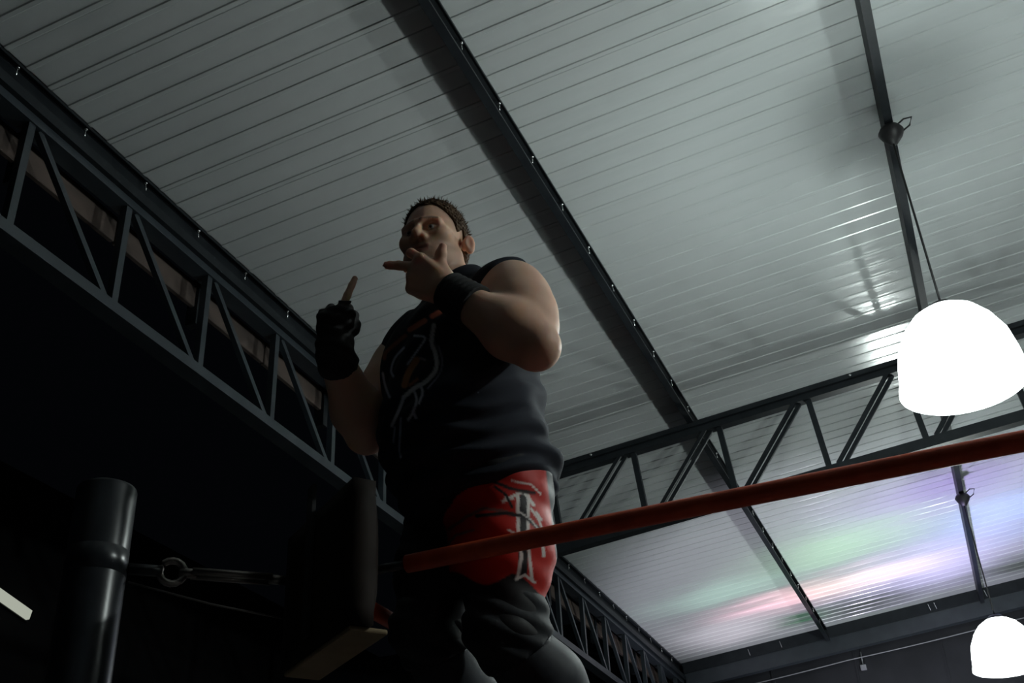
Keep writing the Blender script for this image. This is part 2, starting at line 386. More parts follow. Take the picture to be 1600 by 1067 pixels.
# turnbuckle pad: hangs square to the corner diagonal
bl = cam_pt(507, 1058, 2.45); pw, ph = .182, .15; pdx = np.array([.8, -.6, 0]); pdn = np.array([.6, .8, 0])
pc = bl + pdx * pw - pdn * .10 + np.array([0, 0, ph])
pd = thing('turnbuckle_pad', 'dark vinyl corner pad with a tan lower edge between post and wrestler', 'pad', loc=(pc[0], pc[1], CZ + pc[2]))
pd.rotation_euler = (0, 0, math.atan2(-.6, .8))     # local y = inward, local x along the pad
body = MB(); nx, nz = 10, 8
def cushion(hw, hh, th, y0):
    vs = []; fs = []
    for sgn in (0, 1):
        for j in range(nz + 1):
            for i in range(nx + 1):
                a = -1 + 2 * i / nx; b = -1 + 2 * j / nz
                bulge = (1 - a ** 4) * (1 - b ** 4)
                vs.append((hw * a, y0 + (th * (.55 + .45 * bulge) if sgn else -.012 * bulge), hh * b))
    n1 = (nx + 1) * (nz + 1)
    for s_ in (0, 1):
        for j in range(nz):
            for i in range(nx):
                q = [j * (nx + 1) + i, j * (nx + 1) + i + 1, (j + 1) * (nx + 1) + i + 1, (j + 1) * (nx + 1) + i]; fs.append([v + s_ * n1 for v in q])
    rim = [i for i in range(nx + 1)] + [j * (nx + 1) + nx for j in range(1, nz + 1)] + [nz * (nx + 1) + i for i in range(nx - 1, -1, -1)] + [j * (nx + 1) for j in range(nz - 1, 0, -1)]
    for a, b in zip(rim, rim[1:] + rim[:1]): fs.append((a, b, b + n1, a + n1))
    return vs, fs
vs, fs = cushion(pw, ph, .09, 0); body.add(vs, fs, True); body.build('cushion', M['pad'], pd)
bevel(MB().box(-pw + .01, pw - .01, .004, .085, -ph - .012, -ph - .001).build('backing', M['padtan'], pd), .004)
MB().box(-.015, .015, -.022, -.0135, -ph + .02, ph + .05).build('strap', M['canvas'], pd)
# ropes
def rope(a, b, label, sag=.012, r=.0195):
    a = Vector(a); b = Vector(b); n = 40
    pts = [Vector((0, 0, 0)) + (b - a) * (k / n) + Vector((0, 0, -sag * 4 * (k / n) * (1 - k / n))) for k in range(n + 1)]
    t = thing('ring_rope', label, 'rope', loc=a, group='red ring ropes')
    MB().tube(pts, r, 14).build('rope_line', M['rope'], t)
    e = (b - a).normalized()
    MB().tube([e * -.08, e * -.0], .010, 8).build('hook', M['post'], t)
    return t
x0 = -1.05
rope((x0, YRX + .005, CZ + ZR), (4.2, YRX + .02, CZ + ZR), 'taut red ring rope crossing in front of the wrestler', sag=.0)
rope((XRY, 2.20, CZ + ZR), (XRY, 7.4, CZ + ZR), 'red ring rope running back from the corner behind the pad', sag=.0)
rope((x0, YRX + .005, CZ + .30), (4.2, YRX + .02, CZ + .30), 'lower red ring rope under the wrestler along the near side', sag=0)
rope((XRY, 2.20, CZ + .30), (XRY, 7.4, CZ + .30), 'lower red ring rope running back under the wrestler', sag=0)
cb = MB(); a = Vector(diag(.066, .835)); b = Vector(cam_pt(462, 970, 2.36)) + Vector((0, 0, CZ)); cb.tube([a, a.lerp(b, .5) + Vector((0, 0, -.006)), b], .0022, 6)
tag(cb.build('thin_wire', M['rod']), 'thin wire from the ring post to the corner pad', 'wire')
# ------------------------------------------------------------------ person (signed distance fields turned into one skin mesh plus clothing)
A3 = cam_pt
def V3(*a): return np.array(a, float)
class Field:
    def __init__(s, lo, hi, h):
        s.h = h; s.lo = np.array(lo, float); s.n = np.ceil((np.array(hi) - s.lo) / h).astype(int) + 1
        s.f = np.full(tuple(s.n), .3, np.float32)
    def sub(s, lo, hi):
        i0 = np.maximum(np.floor((np.array(lo) - s.lo) / s.h).astype(int), 0); i1 = np.minimum(np.ceil((np.array(hi) - s.lo) / s.h).astype(int) + 1, s.n)
        if (i1 <= i0).any(): return None
        sl = tuple(slice(a, b) for a, b in zip(i0, i1))
        g = np.meshgrid(*[(s.lo[k] + s.h * np.arange(i0[k], i1[k])).astype(np.float32) for k in range(3)], indexing='ij')
        return sl, g
    def mix(s, lo, hi, fn, k, neg=False):
        q = s.sub(lo, hi)
        if q is None: return
        sl, g = q; d = fn(*g).astype(np.float32); f = s.f[sl]
        if neg:
            if k > 0:
                e = np.maximum(k - np.abs(f + d), 0) / k; s.f[sl] = np.maximum(f, -d) + e * e * k * .25
            else: s.f[sl] = np.maximum(f, -d)
        else:
            e = np.maximum(k - np.abs(f - d), 0) / k; s.f[sl] = np.minimum(f, d) - e * e * k * .25
    def cone(s, a, b, ra, rb, k=.02, neg=False):
        a = np.asarray(a, float); b = np.asarray(b, float); m = max(ra, rb) + k + 3 * s.h + .015; ab = b - a; L2 = max(ab @ ab, 1e-9)
        def fn(x, y, z):
            t = np.clip(((x - a[0]) * ab[0] + (y - a[1]) * ab[1] + (z - a[2]) * ab[2]) / L2, 0, 1)
            return np.sqrt((x - a[0] - t * ab[0]) ** 2 + (y - a[1] - t * ab[1]) ** 2 + (z - a[2] - t * ab[2]) ** 2) - (ra + t * (rb - ra))
        s.mix(np.minimum(a, b) - m, np.maximum(a, b) + m, fn, k, neg); return s
    def ell(s, c, ax, r, k=.02, neg=False):
        c = np.asarray(c, float); ax = np.asarray(ax, float); r = np.asarray(r, float); m = r.max() + k + 3 * s.h + .015
        def fn(x, y, z):
            p = (x - c[0], y - c[1], z - c[2]); q = [p[0] * ax[i][0] + p[1] * ax[i][1] + p[2] * ax[i][2] for i in range(3)]
            k0 = np.sqrt(sum((q[i] / r[i]) ** 2 for i in range(3))); k1 = np.sqrt(sum((q[i] / r[i] ** 2) ** 2 for i in range(3)))
            return k0 * (k0 - 1) / np.maximum(k1, 1e-6)
        s.mix(c - m, c + m, fn, k, neg); return s
    def cut(s, p, n, k=.0):           # keeps the side the normal points away from
        p = np.asarray(p, float); n = np.asarray(n, float); n = n / np.linalg.norm(n)
        s.mix(s.lo, s.lo + s.h * s.n, lambda x, y, z: -((x - p[0]) * n[0] + (y - p[1]) * n[1] + (z - p[2]) * n[2]), k, True); return s
    def warp(s, fn):
        sl, g = s.sub(s.lo, s.lo + s.h * s.n); near = np.abs(s.f) < .06
        s.f[near] += fn(g[0][near], g[1][near], g[2][near]).astype(np.float32); return s
    def mesh(s):
        f = s.f; ins = f < 0
        cnt = sum(ins[a:ins.shape[0] - 1 + a, b:ins.shape[1] - 1 + b, c:ins.shape[2] - 1 + c].astype(np.int8) for a in (0, 1) for b in (0, 1) for c in (0, 1))
        act = np.argwhere((cnt > 0) & (cnt < 8)); idx = np.full(cnt.shape, -1, np.int32); idx[tuple(act.T)] = np.arange(len(act))
        acc = np.zeros((len(act), 3)); num = np.zeros(len(act))
        cor = [(a, b, c) for a in (0, 1) for b in (0, 1) for c in (0, 1)]
        val = {q: f[act[:, 0] + q[0], act[:, 1] + q[1], act[:, 2] + q[2]].astype(float) for q in cor}
        for q in cor:
            for ax in range(3):
                if q[ax]: continue
                q2 = tuple(q[i] + (i == ax) for i in range(3)); v0, v1 = val[q], val[q2]; m = (v0 < 0) != (v1 < 0)
                t = v0[m] / (v0[m] - v1[m]); p = np.tile(np.array(q, float), (m.sum(), 1)); p[:, ax] += t; acc[m] += p; num[m] += 1
        V = s.lo + s.h * (act + acc / num[:, None]); F = []
        for ax in range(3):
            a, b = (ax + 1) % 3, (ax + 2) % 3
            s0 = [slice(None)] * 3; s1 = [slice(None)] * 3; s0[ax] = slice(0, -1); s1[ax] = slice(1, None)
            for k in (a, b): s0[k] = slice(1, -1); s1[k] = slice(1, -1)
            i0 = ins[tuple(s0)]; i1 = ins[tuple(s1)]
            for flip, m in ((0, i0 & ~i1), (1, ~i0 & i1)):
                e = np.argwhere(m)
                if not len(e): continue
                e[:, a] += 1; e[:, b] += 1
                def at(da, db):
                    g = e.copy(); g[:, a] += da; g[:, b] += db; return idx[g[:, 0], g[:, 1], g[:, 2]]
                q = np.stack([at(-1, -1), at(0, -1), at(0, 0), at(-1, 0)], 1); F.append(q[:, ::-1] if flip else q)
        return V, np.concatenate(F)
def join(parts):
    V = []; F = []; n = 0
    for v, f in parts: V.append(v); F.append(f + n); n += len(v)
    return np.concatenate(V), np.concatenate(F)

# body axes
FB = V3(-.6, -.8, 0); LB = V3(.8, -.6, 0); UP = V3(0, 0, 1); BAX = (LB, FB, UP)
HF = V3(.0, -1.0, -.05); HF /= np.linalg.norm(HF); HL = np.cross(HF, UP) * -1; HL = np.cross(UP, HF); HL /= np.linalg.norm(HL); HL = HL if HL[0] > 0 else -HL; HU = np.cross(HL, HF); HU = HU if HU[2] > 0 else -HU
# joints
J = dict(neck=A3(718, 470, 2.94), head=A3(678, 381, 3.02), chest=A3(722, 585, 2.85), belly=A3(738, 680, 2.77), pelvis=A3(757, 752, 2.71),
         sl=A3(800, 460, 2.75), el=A3(837, 541, 2.50), wl=A3(712, 462, 2.62),
         sr=A3(640, 560, 3.03), er=A3(573, 676, 2.85), wr=A3(522, 554, 2.68),
         hl=A3(783, 772, 2.65), kl=A3(790, 985, 2.47), al=A3(945, 1225, 2.46), hr=A3(708, 828, 2.82), kr=A3(672, 985, 2.62), ar=A3(800, 1290, 2.62))
HC = J['head']
def hp(l, f, u): return HC + HL * l + HF * f + HU * u
HAX = (HL, HF, HU)

def torso(F, g=0.0):
    F.ell(J['chest'], BAX, (.205 + g, .165 + g, .20 + g), .05)
    F.ell(J['belly'] + FB * .03, BAX, (.20 + g, .185 + g, .17 + g), .08)
    F.ell(J['pelvis'] + FB * .025, BAX, (.18 + g, .17 + g, .13 + g), .06)
    F.cone(J['neck'] + UP * .0, J['sl'] - LB * .05 + UP * .035, .062 + g, .052 + g, .06)
    F.cone(J['neck'] + UP * .0, J['sr'] + LB * .05 + UP * .03, .062 + g, .05 + g, .06)
    F.ell(J['chest'] + LB * .075 + FB * .095 + UP * .05, BAX, (.10 + g, .06 + g, .075 + g), .05)
    F.ell(J['chest'] - LB * .075 + FB * .095 + UP * .05, BAX, (.10 + g, .06 + g, .075 + g), .05)
def shoulders(F, g=0.0):
    F.cone(J['sl'], J['sl'] + (J['el'] - J['sl']) * .35, .084 + g, .078 + g, .04)
    F.cone(J['sr'], J['sr'] + (J['er'] - J['sr']) * .35, .082 + g, .074 + g, .04)
def arm(F, s, e, w):
    d = e - s; F.cone(s + d * .2, s + d * .62, .078, .07, .04); F.cone(s + d * .5, e, .066, .05, .04)
    d2 = w - e; F.cone(e, e + d2 * .3, .049, .062, .03); F.cone(e + d2 * .3, w, .062, .036, .03)
def neck(F, g=0.0):
    F.cone(hp(0, -.025, -.05), J['neck'] - UP * .02, .060 + g, .072 + g, .02)
def legs(F, g=0.0):
    F.ell(J['pelvis'] + FB * .02, BAX, (.172 + g, .165 + g, .125 + g), .04)
    for h_, k_, a_ in (('hl', 'kl', 'al'), ('hr', 'kr', 'ar')):
        F.cone(J[h_], J[h_] + (J[k_] - J[h_]) * .45, .118 + g, .108 + g, .05); F.cone(J[h_] + (J[k_] - J[h_]) * .45, J[k_], .108 + g, .072 + g, .04)
        d = J[a_] - J[k_]; F.cone(J[k_], J[k_] + d * .35 - FB * .012, .07 + g, .072 + g, .03); F.cone(J[k_] + d * .35 - FB * .012, J[a_], .072 + g, .045 + g, .03)

def hand(F, W, D, T, N, curl, thumb, g=0.0, skip=(), only=None, sc=1.0, lean=0.0):
    """W wrist centre, D towards the knuckles, T thumb side, N back of the hand"""
    tips = []; k_lean = lean
    S_ = sc
    off = (.031, .0105, -.0105, -.030); kd = (.092, .096, .090, .080); lens = ((.044, .027, .021), (.049, .032, .023), (.045, .030, .023), (.035, .021, .019))
    if only is None:
        F.cone(W - D * .03, W + D * .03, .032 + g, .030 * S_ + g, .015)
    for i in range(4):
        kn = W + (D * kd[i] + T * off[i] + N * .004) * S_
        if only is None:
            F.cone(W + (D * .02 + T * off[i] * .55) * S_, kn, .018 * S_ + g, .0135 * S_ + g, .012)
            F.cone(W + (D * .03 + T * off[i] * .5 - N * .012) * S_, kn - (D * .02 + N * .012) * S_, .016 * S_ + g, .012 * S_ + g, .012)
        p = kn
        for j in range(3):
            a = math.radians(curl[i][j]); d = D * math.cos(a) - N * math.sin(a) + (T * k_lean if i == 1 else 0); d = d / np.linalg.norm(d)
            q = p + d * lens[i][j] * S_; r0 = S_ * (.0108, .0098, .0088, .0078)[j] * (.88 if i == 3 else 1); r1 = S_ * (.0098, .0088, .0078)[j] * (.88 if i == 3 else 1)
            if (only is None and i not in skip) or (only is not None and (i, j) in only): F.cone(p, q, r0 + g, r1 + g, .004)
            p = q
        tips.append(p)
    if only is None or 'thumb' in only:
        p = W + (D * .028 + T * .022 - N * .008) * S_
        for (dd, tt, nn, ln), (r0, r1) in zip(thumb, ((.017, .0135), (.0128, .0115), (.011, .0085))):
            d = D * dd + T * tt + N * nn; d = d / np.linalg.norm(d); q = p + d * ln * S_; F.cone(p, q, r0 * S_ + g, r1 * S_ + g, .008); p = q
    return tips
def cam_dir(x, y, z):
    v = RW.T @ np.array([x, y, z], float); return v / np.linalg.norm(v)
def frame(D, T):
    D = D / np.linalg.norm(D); T = T - D * (T @ D); T /= np.linalg.norm(T); return D, T, np.cross(D, T)
# left hand before the mouth: fingers to image left, thumb up, back of the hand to the camera
LD, LT, LN = frame(cam_dir(-.82, -.46, .30), cam_dir(-.05, -.93, .1))
if (RW @ LN)[2] > 0: LN = -LN
LCURL = ((34, 120, 185), (26, 34, 40), (60, 150, 205), (66, 155, 210)); LTH = ((1, .62, -.1, .032), (.5, 1, -.1, .022), (.35, 1, -.15, .016))
LW = J['wl'] + LD * .012
RD, RT, RN = frame(cam_dir(.05, -.98, -.05), cam_dir(.96, .02, .22))
if (RW @ RN)[2] > 0: RN = -RN
RCURL = ((75, 165, 220), (24, 30, 34), (78, 165, 220), (80, 168, 222)); RTH = ((.62, .55, -.45, .045), (.75, -.05, -.65, .032), (.5, -.7, -.5, .024))
RWp = J['wr'] + RD * .012

# ---- skin
B_LO = np.min([J[k] for k in J], axis=0) - .16; B_HI = np.max([J[k] for k in J], axis=0) + .16
fb = Field(B_LO, B_HI, .006)
torso(fb, -.022); shoulders(fb); neck(fb, -.003); legs(fb, -.006)
arm(fb, J['sl'], J['el'], J['wl']); arm(fb, J['sr'], J['er'], J['wr'])
fb.cone(J['el'] - (J['wl'] - J['el']) * .06, J['el'], .032, .04, .02)
for k_, a_ in (('kl', 'al'), ('kr', 'ar')):
    fb.cone(J[a_] - UP * .03 - FB * .02, J[a_] - UP * .05 + FB * .15, .045, .032, .03)
parts = [fb.mesh()]
fh = Field(HC - .17, HC + .17, .0026)
fh.ell(hp(0, -.018, .036), HAX, (.077, .098, .090), .02)
fh.ell(hp(0, .028, -.028), HAX, (.064, .066, .088), .03)
fh.ell(hp(0, .038, -.078), HAX, (.052, .048, .036), .03)
for s_ in (-1, 1):
    fh.cone(hp(s_ * .057, -.002, -.055), hp(s_ * .03, .06, -.092), .02, .018, .03)
    fh.ell(hp(s_ * .046, .055, -.020), HAX, (.026, .028, .022), .02)
    fh.cone(hp(s_ * .012, .089, .012), hp(s_ * .046, .073, .013), .0125, .011, .014)
fh.cone(hp(0, .075, -.094), hp(0, .078, -.100), .022, .020, .02)
fh.cone(hp(0, .082, .010), hp(0, .107, -.031), .010, .0135, .012)
for s_ in (-1, 1):
    fh.ell(hp(s_ * .0145, .093, -.037), HAX, (.010, .013, .009), .006)
    fh.ell(hp(s_ * .0075, .098, -.0475), HAX, (.0048, .0065, .006), .003, True)
    fh.ell(hp(s_ * .031, .094, -.005), HAX, (.020, .017, .0125), .014, True)
    fh.ell(hp(s_ * .031, .071, -.005), HAX, (.015, .013, .012), .006)
fh.cone(hp(-.02, .083, -.063), hp(.02, .083, -.063), .007, .007, .008); fh.cone(hp(0, .087, -.062), hp(0, .087, -.063), .005, .005, .01)
fh.cone(hp(-.017, .081, -.076), hp(.017, .081, -.076), .0075, .0075, .008)
fh.cone(hp(-.024, .095, -.0695), hp(.024, .095, -.0695), .002, .002, .004, True)
neck(fh)
for s_ in (-1, 1):
    ea = (HL * .72 * s_ + HF * .69, HF * .72 - HL * s_ * .69, HU)
    c = hp(s_ * .094, -.020, -.018)
    fh.ell(c, ea, (.007, .0155, .027), .006); fh.ell(c - HU * .018, ea, (.0065, .011, .013), .006); fh.ell(c - HL * s_ * .014, ea, (.012, .008, .018), .006)
    fh.ell(c + ea[0] * .007 + HF * .003, ea, (.006, .010, .018), .003, True)
fh.cut(J['neck'] - UP * .02, -UP)
parts.append(fh.mesh())
fl = Field(LW - .17, LW + .17, .003)
ltips = hand(fl, LW, LD, LT, LN, LCURL, LTH, sc=1.15, lean=-.30)
fl.cone(J['wl'] - (J['wl'] - J['el']) * .2, LW, .041, .033, .01); parts.append(fl.mesh())
fr = Field(RWp - .19, RWp + .19, .003)
rtips = hand(fr, RWp, RD, RT, RN, RCURL, RTH, sc=.93, lean=.38)
parts.append(fr.mesh())
V, Fc = join(parts)

PB = V3(-.87, 2.30, .26)                      # base of the figure: between the feet, on the rope
person = thing('person', 'person in a black sleeveless shirt standing on the ring ropes with one hand raised', 'person', loc=(PB[0], PB[1], CZ + PB[2]))
def cloth(name, V, F, m, col=None, parent=None):
    me = bpy.data.meshes.new(name); V = V - PB
    me.vertices.add(len(V)); me.vertices.foreach_set('co', V.astype(np.float32).ravel())
    me.loops.add(F.size); me.loops.foreach_set('vertex_index', F.astype(np.int32).ravel())
    me.polygons.add(len(F)); me.polygons.foreach_set('loop_start', np.arange(0, F.size, 4, dtype=np.int32)); me.polygons.foreach_set('loop_total', np.full(len(F), 4, np.int32))
    me.update(calc_edges=True); me.validate()
    me.polygons.foreach_set('use_smooth', np.ones(len(me.polygons), bool))
    if col is not None:
        a = me.color_attributes.new('print', 'FLOAT_COLOR', 'POINT'); a.data.foreach_set('color', np.c_[col, np.ones(len(col))].astype(np.float32).ravel())
    return link(name, me, m, parent or person)
def vcol_mat(name, rough, **kw):
    m = mat(name, (.5, .5, .5), rough, **kw); nt = m.node_tree; a = nt.nodes.new('ShaderNodeAttribute'); a.attribute_name = 'print'
    nt.links.new(a.outputs['Color'], nt.nodes['Principled BSDF'].inputs['Base Color']); return m
def pix(V):
    c = V @ RW.T; return c[:, 0] / c[:, 2] * FPX + 800, c[:, 1] / c[:, 2] * FPX + 533.5
def seg_d(x, y, pts):
    d = np.full(len(x), 1e9)
    for (x0, y0), (x1, y1) in zip(pts, pts[1:]):
        L2 = (x1 - x0) ** 2 + (y1 - y0) ** 2 + 1e-9; t = np.clip(((x - x0) * (x1 - x0) + (y - y0) * (y1 - y0)) / L2, 0, 1)
        d = np.minimum(d, np.hypot(x - x0 - t * (x1 - x0), y - y0 - t * (y1 - y0)))
    return d
def smooth_line(pts, n=6):
    P = np.array([pts[0]] + list(pts) + [pts[-1]], float); out = []
    for i in range(1, len(P) - 2):
        for t in np.linspace(0, 1, n, endpoint=False):
            a, b, c, d = P[i - 1:i + 3]; out.append(.5 * (2 * b + (c - a) * t + (2 * a - 5 * b + 4 * c - d) * t * t + (3 * b - a - 3 * c + d) * t ** 3))
    return out + [P[-2]]
def blend(col, a, c): col[:] = col * (1 - a[:, None]) + np.array(c) * a[:, None]
def soft(d, w, e=1.2): return np.clip((w - d) / e + .5, 0, 1)
def vnormals(V, F):
    n = np.cross(V[F[:, 2]] - V[F[:, 0]], V[F[:, 3]] - V[F[:, 1]]); o = np.zeros_like(V)
    for k in range(4): np.add.at(o, F[:, k], n)
    return o / np.maximum(np.linalg.norm(o, axis=1), 1e-12)[:, None]

# skin colour: even flesh, stubble on the jaw, brows, lips
col = np.tile(np.array([.68, .42, .30]), (len(V), 1))
q = V - HC; hl = q @ HL; hf = q @ HF; hu = q @ HU
inhead = (np.abs(hl) < .1) & (hu > -.13) & (hu < .14) & (np.abs(hf) < .13)
jaw = inhead & (hu < -.03)
st = np.clip((-.03 - hu) / .025, 0, 1) * np.clip((hf + .02) / .03, 0, 1) * jaw; st *= np.clip((hu + .125) / .02, 0, 1)
blend(col, st * .42, (.17, .11, .085))
for s_ in (-1, 1):
    br = inhead & (np.abs(hu - .0185 - .004 * np.cos((hl - s_ * .03) * 60)) < .007) & (np.abs(hl - s_ * .03) < .022) & (hf > .06)
    blend(col, br * .7, (.10, .06, .04))
lip = inhead & (hf > .075) & (np.abs(hu + .0695) < .0115) & (np.abs(hl) < .026)
blend(col, lip * .6, (.42, .14, .12))
M['skin'] = vcol_mat('flesh', .52, spec=.35)
bs = M['skin'].node_tree.nodes['Principled BSDF']; bs.inputs['Subsurface Weight'].default_value = .4; bs.inputs['Subsurface Radius'].default_value = (.022, .007, .003); bs.inputs['Subsurface Scale'].default_value = 1.0
body_o = cloth('body', V, Fc, M['skin'], col)
body_o['label'] = 'pale stocky body with bare arms and short stubble'
# eyes
M['eye'] = mat('eye', (.30, .27, .25), .3); M['iris'] = mat('iris', (.02, .015, .012), .15)  # eye whites darkened: the sockets' shade is put into their colour
for s_ in (-1, 1):
    c = hp(s_ * .031, .0760, -.006) - PB
    e = MB().lathe([(.0105 * math.sin(t), -.0105 * math.cos(t)) for t in np.linspace(0, math.pi, 9)], 14).build('eye', M['eye'], person, loc=c)
    MB().lathe([(.0055 * math.sin(t), -.0055 * math.cos(t)) for t in np.linspace(0, math.pi, 7)], 10).build('iris', M['iris'], e, loc=HF * .0062)

# ---- hair
M['hair'] = noise_on(mat('short_brown_hair', (.07, .04, .022), .75, spec=.2), 90, (.045, .025, .013), (.10, .058, .03), stretch=(1, 1, .4))
fa = Field(HC - .16, HC + .17, .003)
fa.ell(hp(0, -.018, .037), HAX, (.0825, .103, .0965), .02)
fa.ell(hp(0, -.045, -.005), HAX, (.076, .068, .08), .02)
def hair_fn(x, y, z):
    q0, q1, q2 = x - HC[0], y - HC[1], z - HC[2]
    l = q0 * HL[0] + q1 * HL[1] + q2 * HL[2]; f = q0 * HF[0] + q1 * HF[1] + q2 * HF[2]; u = q0 * HU[0] + q1 * HU[1] + q2 * HU[2]
    thr = np.interp(f, [-.12, -.05, -.03, -.012, .012, .03, .055, .075, .1], [-.055, -.05, .0, .03, .004, .035, .075, .092, .10])
    return u - thr + .004 * np.sin(l * 160) + .003 * np.sin(f * 210 + l * 90)
def neg_hair(x, y, z): return hair_fn(x, y, z)
fa.warp(lambda x, y, z: .0022 * np.sin(x * 380 + y * 90) * np.sin(y * 410 + z * 60) + .0015 * np.sin(z * 500 + x * 300))
sl, g = fa.sub(fa.lo, fa.lo + fa.h * fa.n); fa.f[sl] = np.maximum(fa.f[sl], -hair_fn(*g) .astype(np.float32))
va, fca = fa.mesh(); hair_o = cloth('hair', va, fca, M['hair'])
rng = np.random.default_rng(3); nv = vnormals(va, fca); tuft = MB()
for i in rng.choice(len(va), 1400, replace=False):
    q0 = va[i] - HC; out = nv[i]
    if q0 @ HU < .03: ln = .004
    else: ln = rng.uniform(.006, .017)
    d = out + UP * .35 + HF * .25 + rng.normal(0, .35, 3); d /= np.linalg.norm(d)
    p = va[i] - PB - out * .003; tuft.tube([p, p + d * ln], [.0014, .0003], 3)
tuft.build('hair_tufts', M['hair'], hair_o)['kind'] = 'stuff'

# ---- shirt
M['shirt'] = vcol_mat('black_cotton_print', .85, spec=.25)
fs_ = Field(np.array([*B_LO[:2], .85]), np.array([*B_HI[:2], 1.85]), .004)
torso(fs_, .014)
fs_.cone(J['sl'] - LB * .055, J['sl'] - LB * .02 + UP * .01, .085, .088, .03); fs_.cone(J['sr'] + LB * .055, J['sr'] + LB * .02, .083, .085, .03)
HEM = A3(805, 752, 2.53)
for h_, k_ in (('hl', 'kl'), ('hr', 'kr')): fs_.cone(J[h_] + UP * .03, J[h_] + (J[k_] - J[h_]) * .35, .118, .110, .02)
fs_.ell(J['pelvis'] + UP * .02, BAX, (.18, .185, .06), .05)
def folds(x, y, z):
    d = (x - J['chest'][0]) * LB[0] + (y - J['chest'][1]) * LB[1]; ff = (x - J['chest'][0]) * FB[0] + (y - J['chest'][1]) * FB[1]; u = z - J['chest'][2]
    low = np.clip((-.10 - u) / .2, 0, 1)
    s1 = .0055 * np.sin(70 * u + 38 * ff + 2.2 * np.sin(9 * d + 3)) * np.clip((d + .02) / .15, 0, 1)
    s2 = .0065 * low * np.clip(1.2 + ff * 4, .4, 1) * np.sin(120 * u + 14 * ff + 10 * d + 1.5 * np.sin(22 * ff))
    s3 = .004 * np.sin(33 * d - 26 * u + 11 * ff)
    return s1 + s2 + s3
fs_.warp(folds)
fs_.cut(HEM, V3(.05, .05, -1)); 
ua = J['el'] - J['sl']; ua /= np.linalg.norm(ua)
ub = J['er'] - J['sr']; ub /= np.linalg.norm(ub)
def armhole(c, n, drop):
    n = n / np.linalg.norm(n)
    def fn(x, y, z): return np.maximum(-((x - c[0]) * n[0] + (y - c[1]) * n[1] + (z - c[2]) * n[2]), (c[2] - drop) - z)
    fs_.mix(c - .25, c + .25, fn, .02, True)
armhole(J['sl'] + LB * .028, LB + ua * .35 - UP * .15, .085); armhole(J['sr'] - LB * .025, -LB + ub * .35, .085)
fs_.cone(hp(0, -.01, -.12) + FB * .03, J['neck'] + UP * .05 + FB * .035, .09, .082, .012, True)
vs_, fcs = fs_.mesh()
cs = np.tile(np.array([.022, .026, .037]), (len(vs_), 1)); x_, y_ = pix(vs_); nn = vnormals(vs_, fcs); facing = ((nn * vs_).sum(1) < 0)
def Z6(*p): return [(570 + a / 4.267, 480 + b / 4.267) for a, b in p]
PR = [((.24, .24, .30), 3.2, Z6((460, 120), (445, 230), (468, 300), (480, 380), (460, 440), (400, 500), (330, 540), (260, 600))),
      ((.10, .10, .13), 1.2, Z6((490, 260), (515, 350), (500, 440), (420, 540))),
      ((.20, .21, .26), 1.4, Z6((330, 190), (385, 195), (400, 215), (350, 290), (285, 380))),
      ((.15, .17, .22), 1.6, Z6((260, 270), (200, 340), (175, 420), (190, 460))), ((.16, .17, .21), 1.8, Z6((120, 440), (135, 520), (165, 600))),
      ((.22, .22, .28), 2.4, Z6((260, 600), (230, 680), (180, 790))), ((.22, .22, .28), 1.8, Z6((370, 520), (385, 570), (360, 640))),
      ((.22, .22, .28), 1.8, Z6((330, 560), (345, 620), (320, 700), (290, 750))), ((.2, .2, .26), 1.6, Z6((320, 690), (340, 740))),
      ((.15, .16, .2), 1.6, Z6((240, 740), (235, 850), (230, 950), (240, 1000))), ((.13, .14, .18), 1.3, Z6((200, 800), (190, 900))),
      ((.22, .07, .045), 4.0, Z6((520, 20), (450, 60))), ((.16, .055, .035), 4.0, Z6((400, 90), (300, 150))), ((.09, .035, .022), 3.0, Z6((270, 190), (150, 290), (130, 340))),
      ((.15, .07, .03), 5.0, Z6((345, 350), (290, 440), (265, 520))), ((.12, .05, .03), 2.4, Z6((350, 480), (300, 520))), ((.10, .08, .09), 2.0, Z6((370, 340), (400, 350)))]
for c, w_, pts in PR: blend(cs, soft(seg_d(x_, y_, smooth_line(pts)), w_, 1.8) * facing, np.minimum(np.array(c) * 3.2, .8))
cloth('shirt', vs_, fcs, M['shirt'], cs)['label'] = 'black sleeveless shirt with pale swirling print'

# ---- leggings, knee pads, boots
M['legs'] = vcol_mat('red_and_black_spandex', .55, spec=.3)
fg = Field(np.array([*B_LO[:2], .25]), np.array([*B_HI[:2], 1.4]), .004)
legs(fg, .004)
fg.cut(HEM + UP * .13, UP)
fg.warp(lambda x, y, z: .0015 * np.sin(z * 90 + x * 50))
vg, fcg = fg.mesh(); cg = np.tile(np.array([.012, .012, .014]), (len(vg), 1)); x_, y_ = pix(vg); ng = vnormals(vg, fcg); facing = (ng * vg).sum(1) < .0
dl = np.array([np.inf]); a_, b_ = J['hl'], J['kl']; ab = b_ - a_; tl = ((vg - a_) @ ab) / (ab @ ab)
onleft = (np.linalg.norm(vg - (a_ + np.clip(tl, 0, 1)[:, None] * ab), axis=1) < .135)
edge = 905 + 10 * np.sin(x_ * .06) + np.clip(x_ - 800, 0, 60) * .5
redm = onleft * np.clip((edge - y_) / 3, 0, 1) * np.clip((850 + (y_ - 750) * .12 - x_) / 3 + 2, 0, 1) * np.clip((x_ - 690 - 6 * np.sin(y_ * .1)) / 4, 0, 1)
blend(cg, redm, (.50, .018, .010))
WH = (.85, .80, .76); BK = (.015, .013, .014)
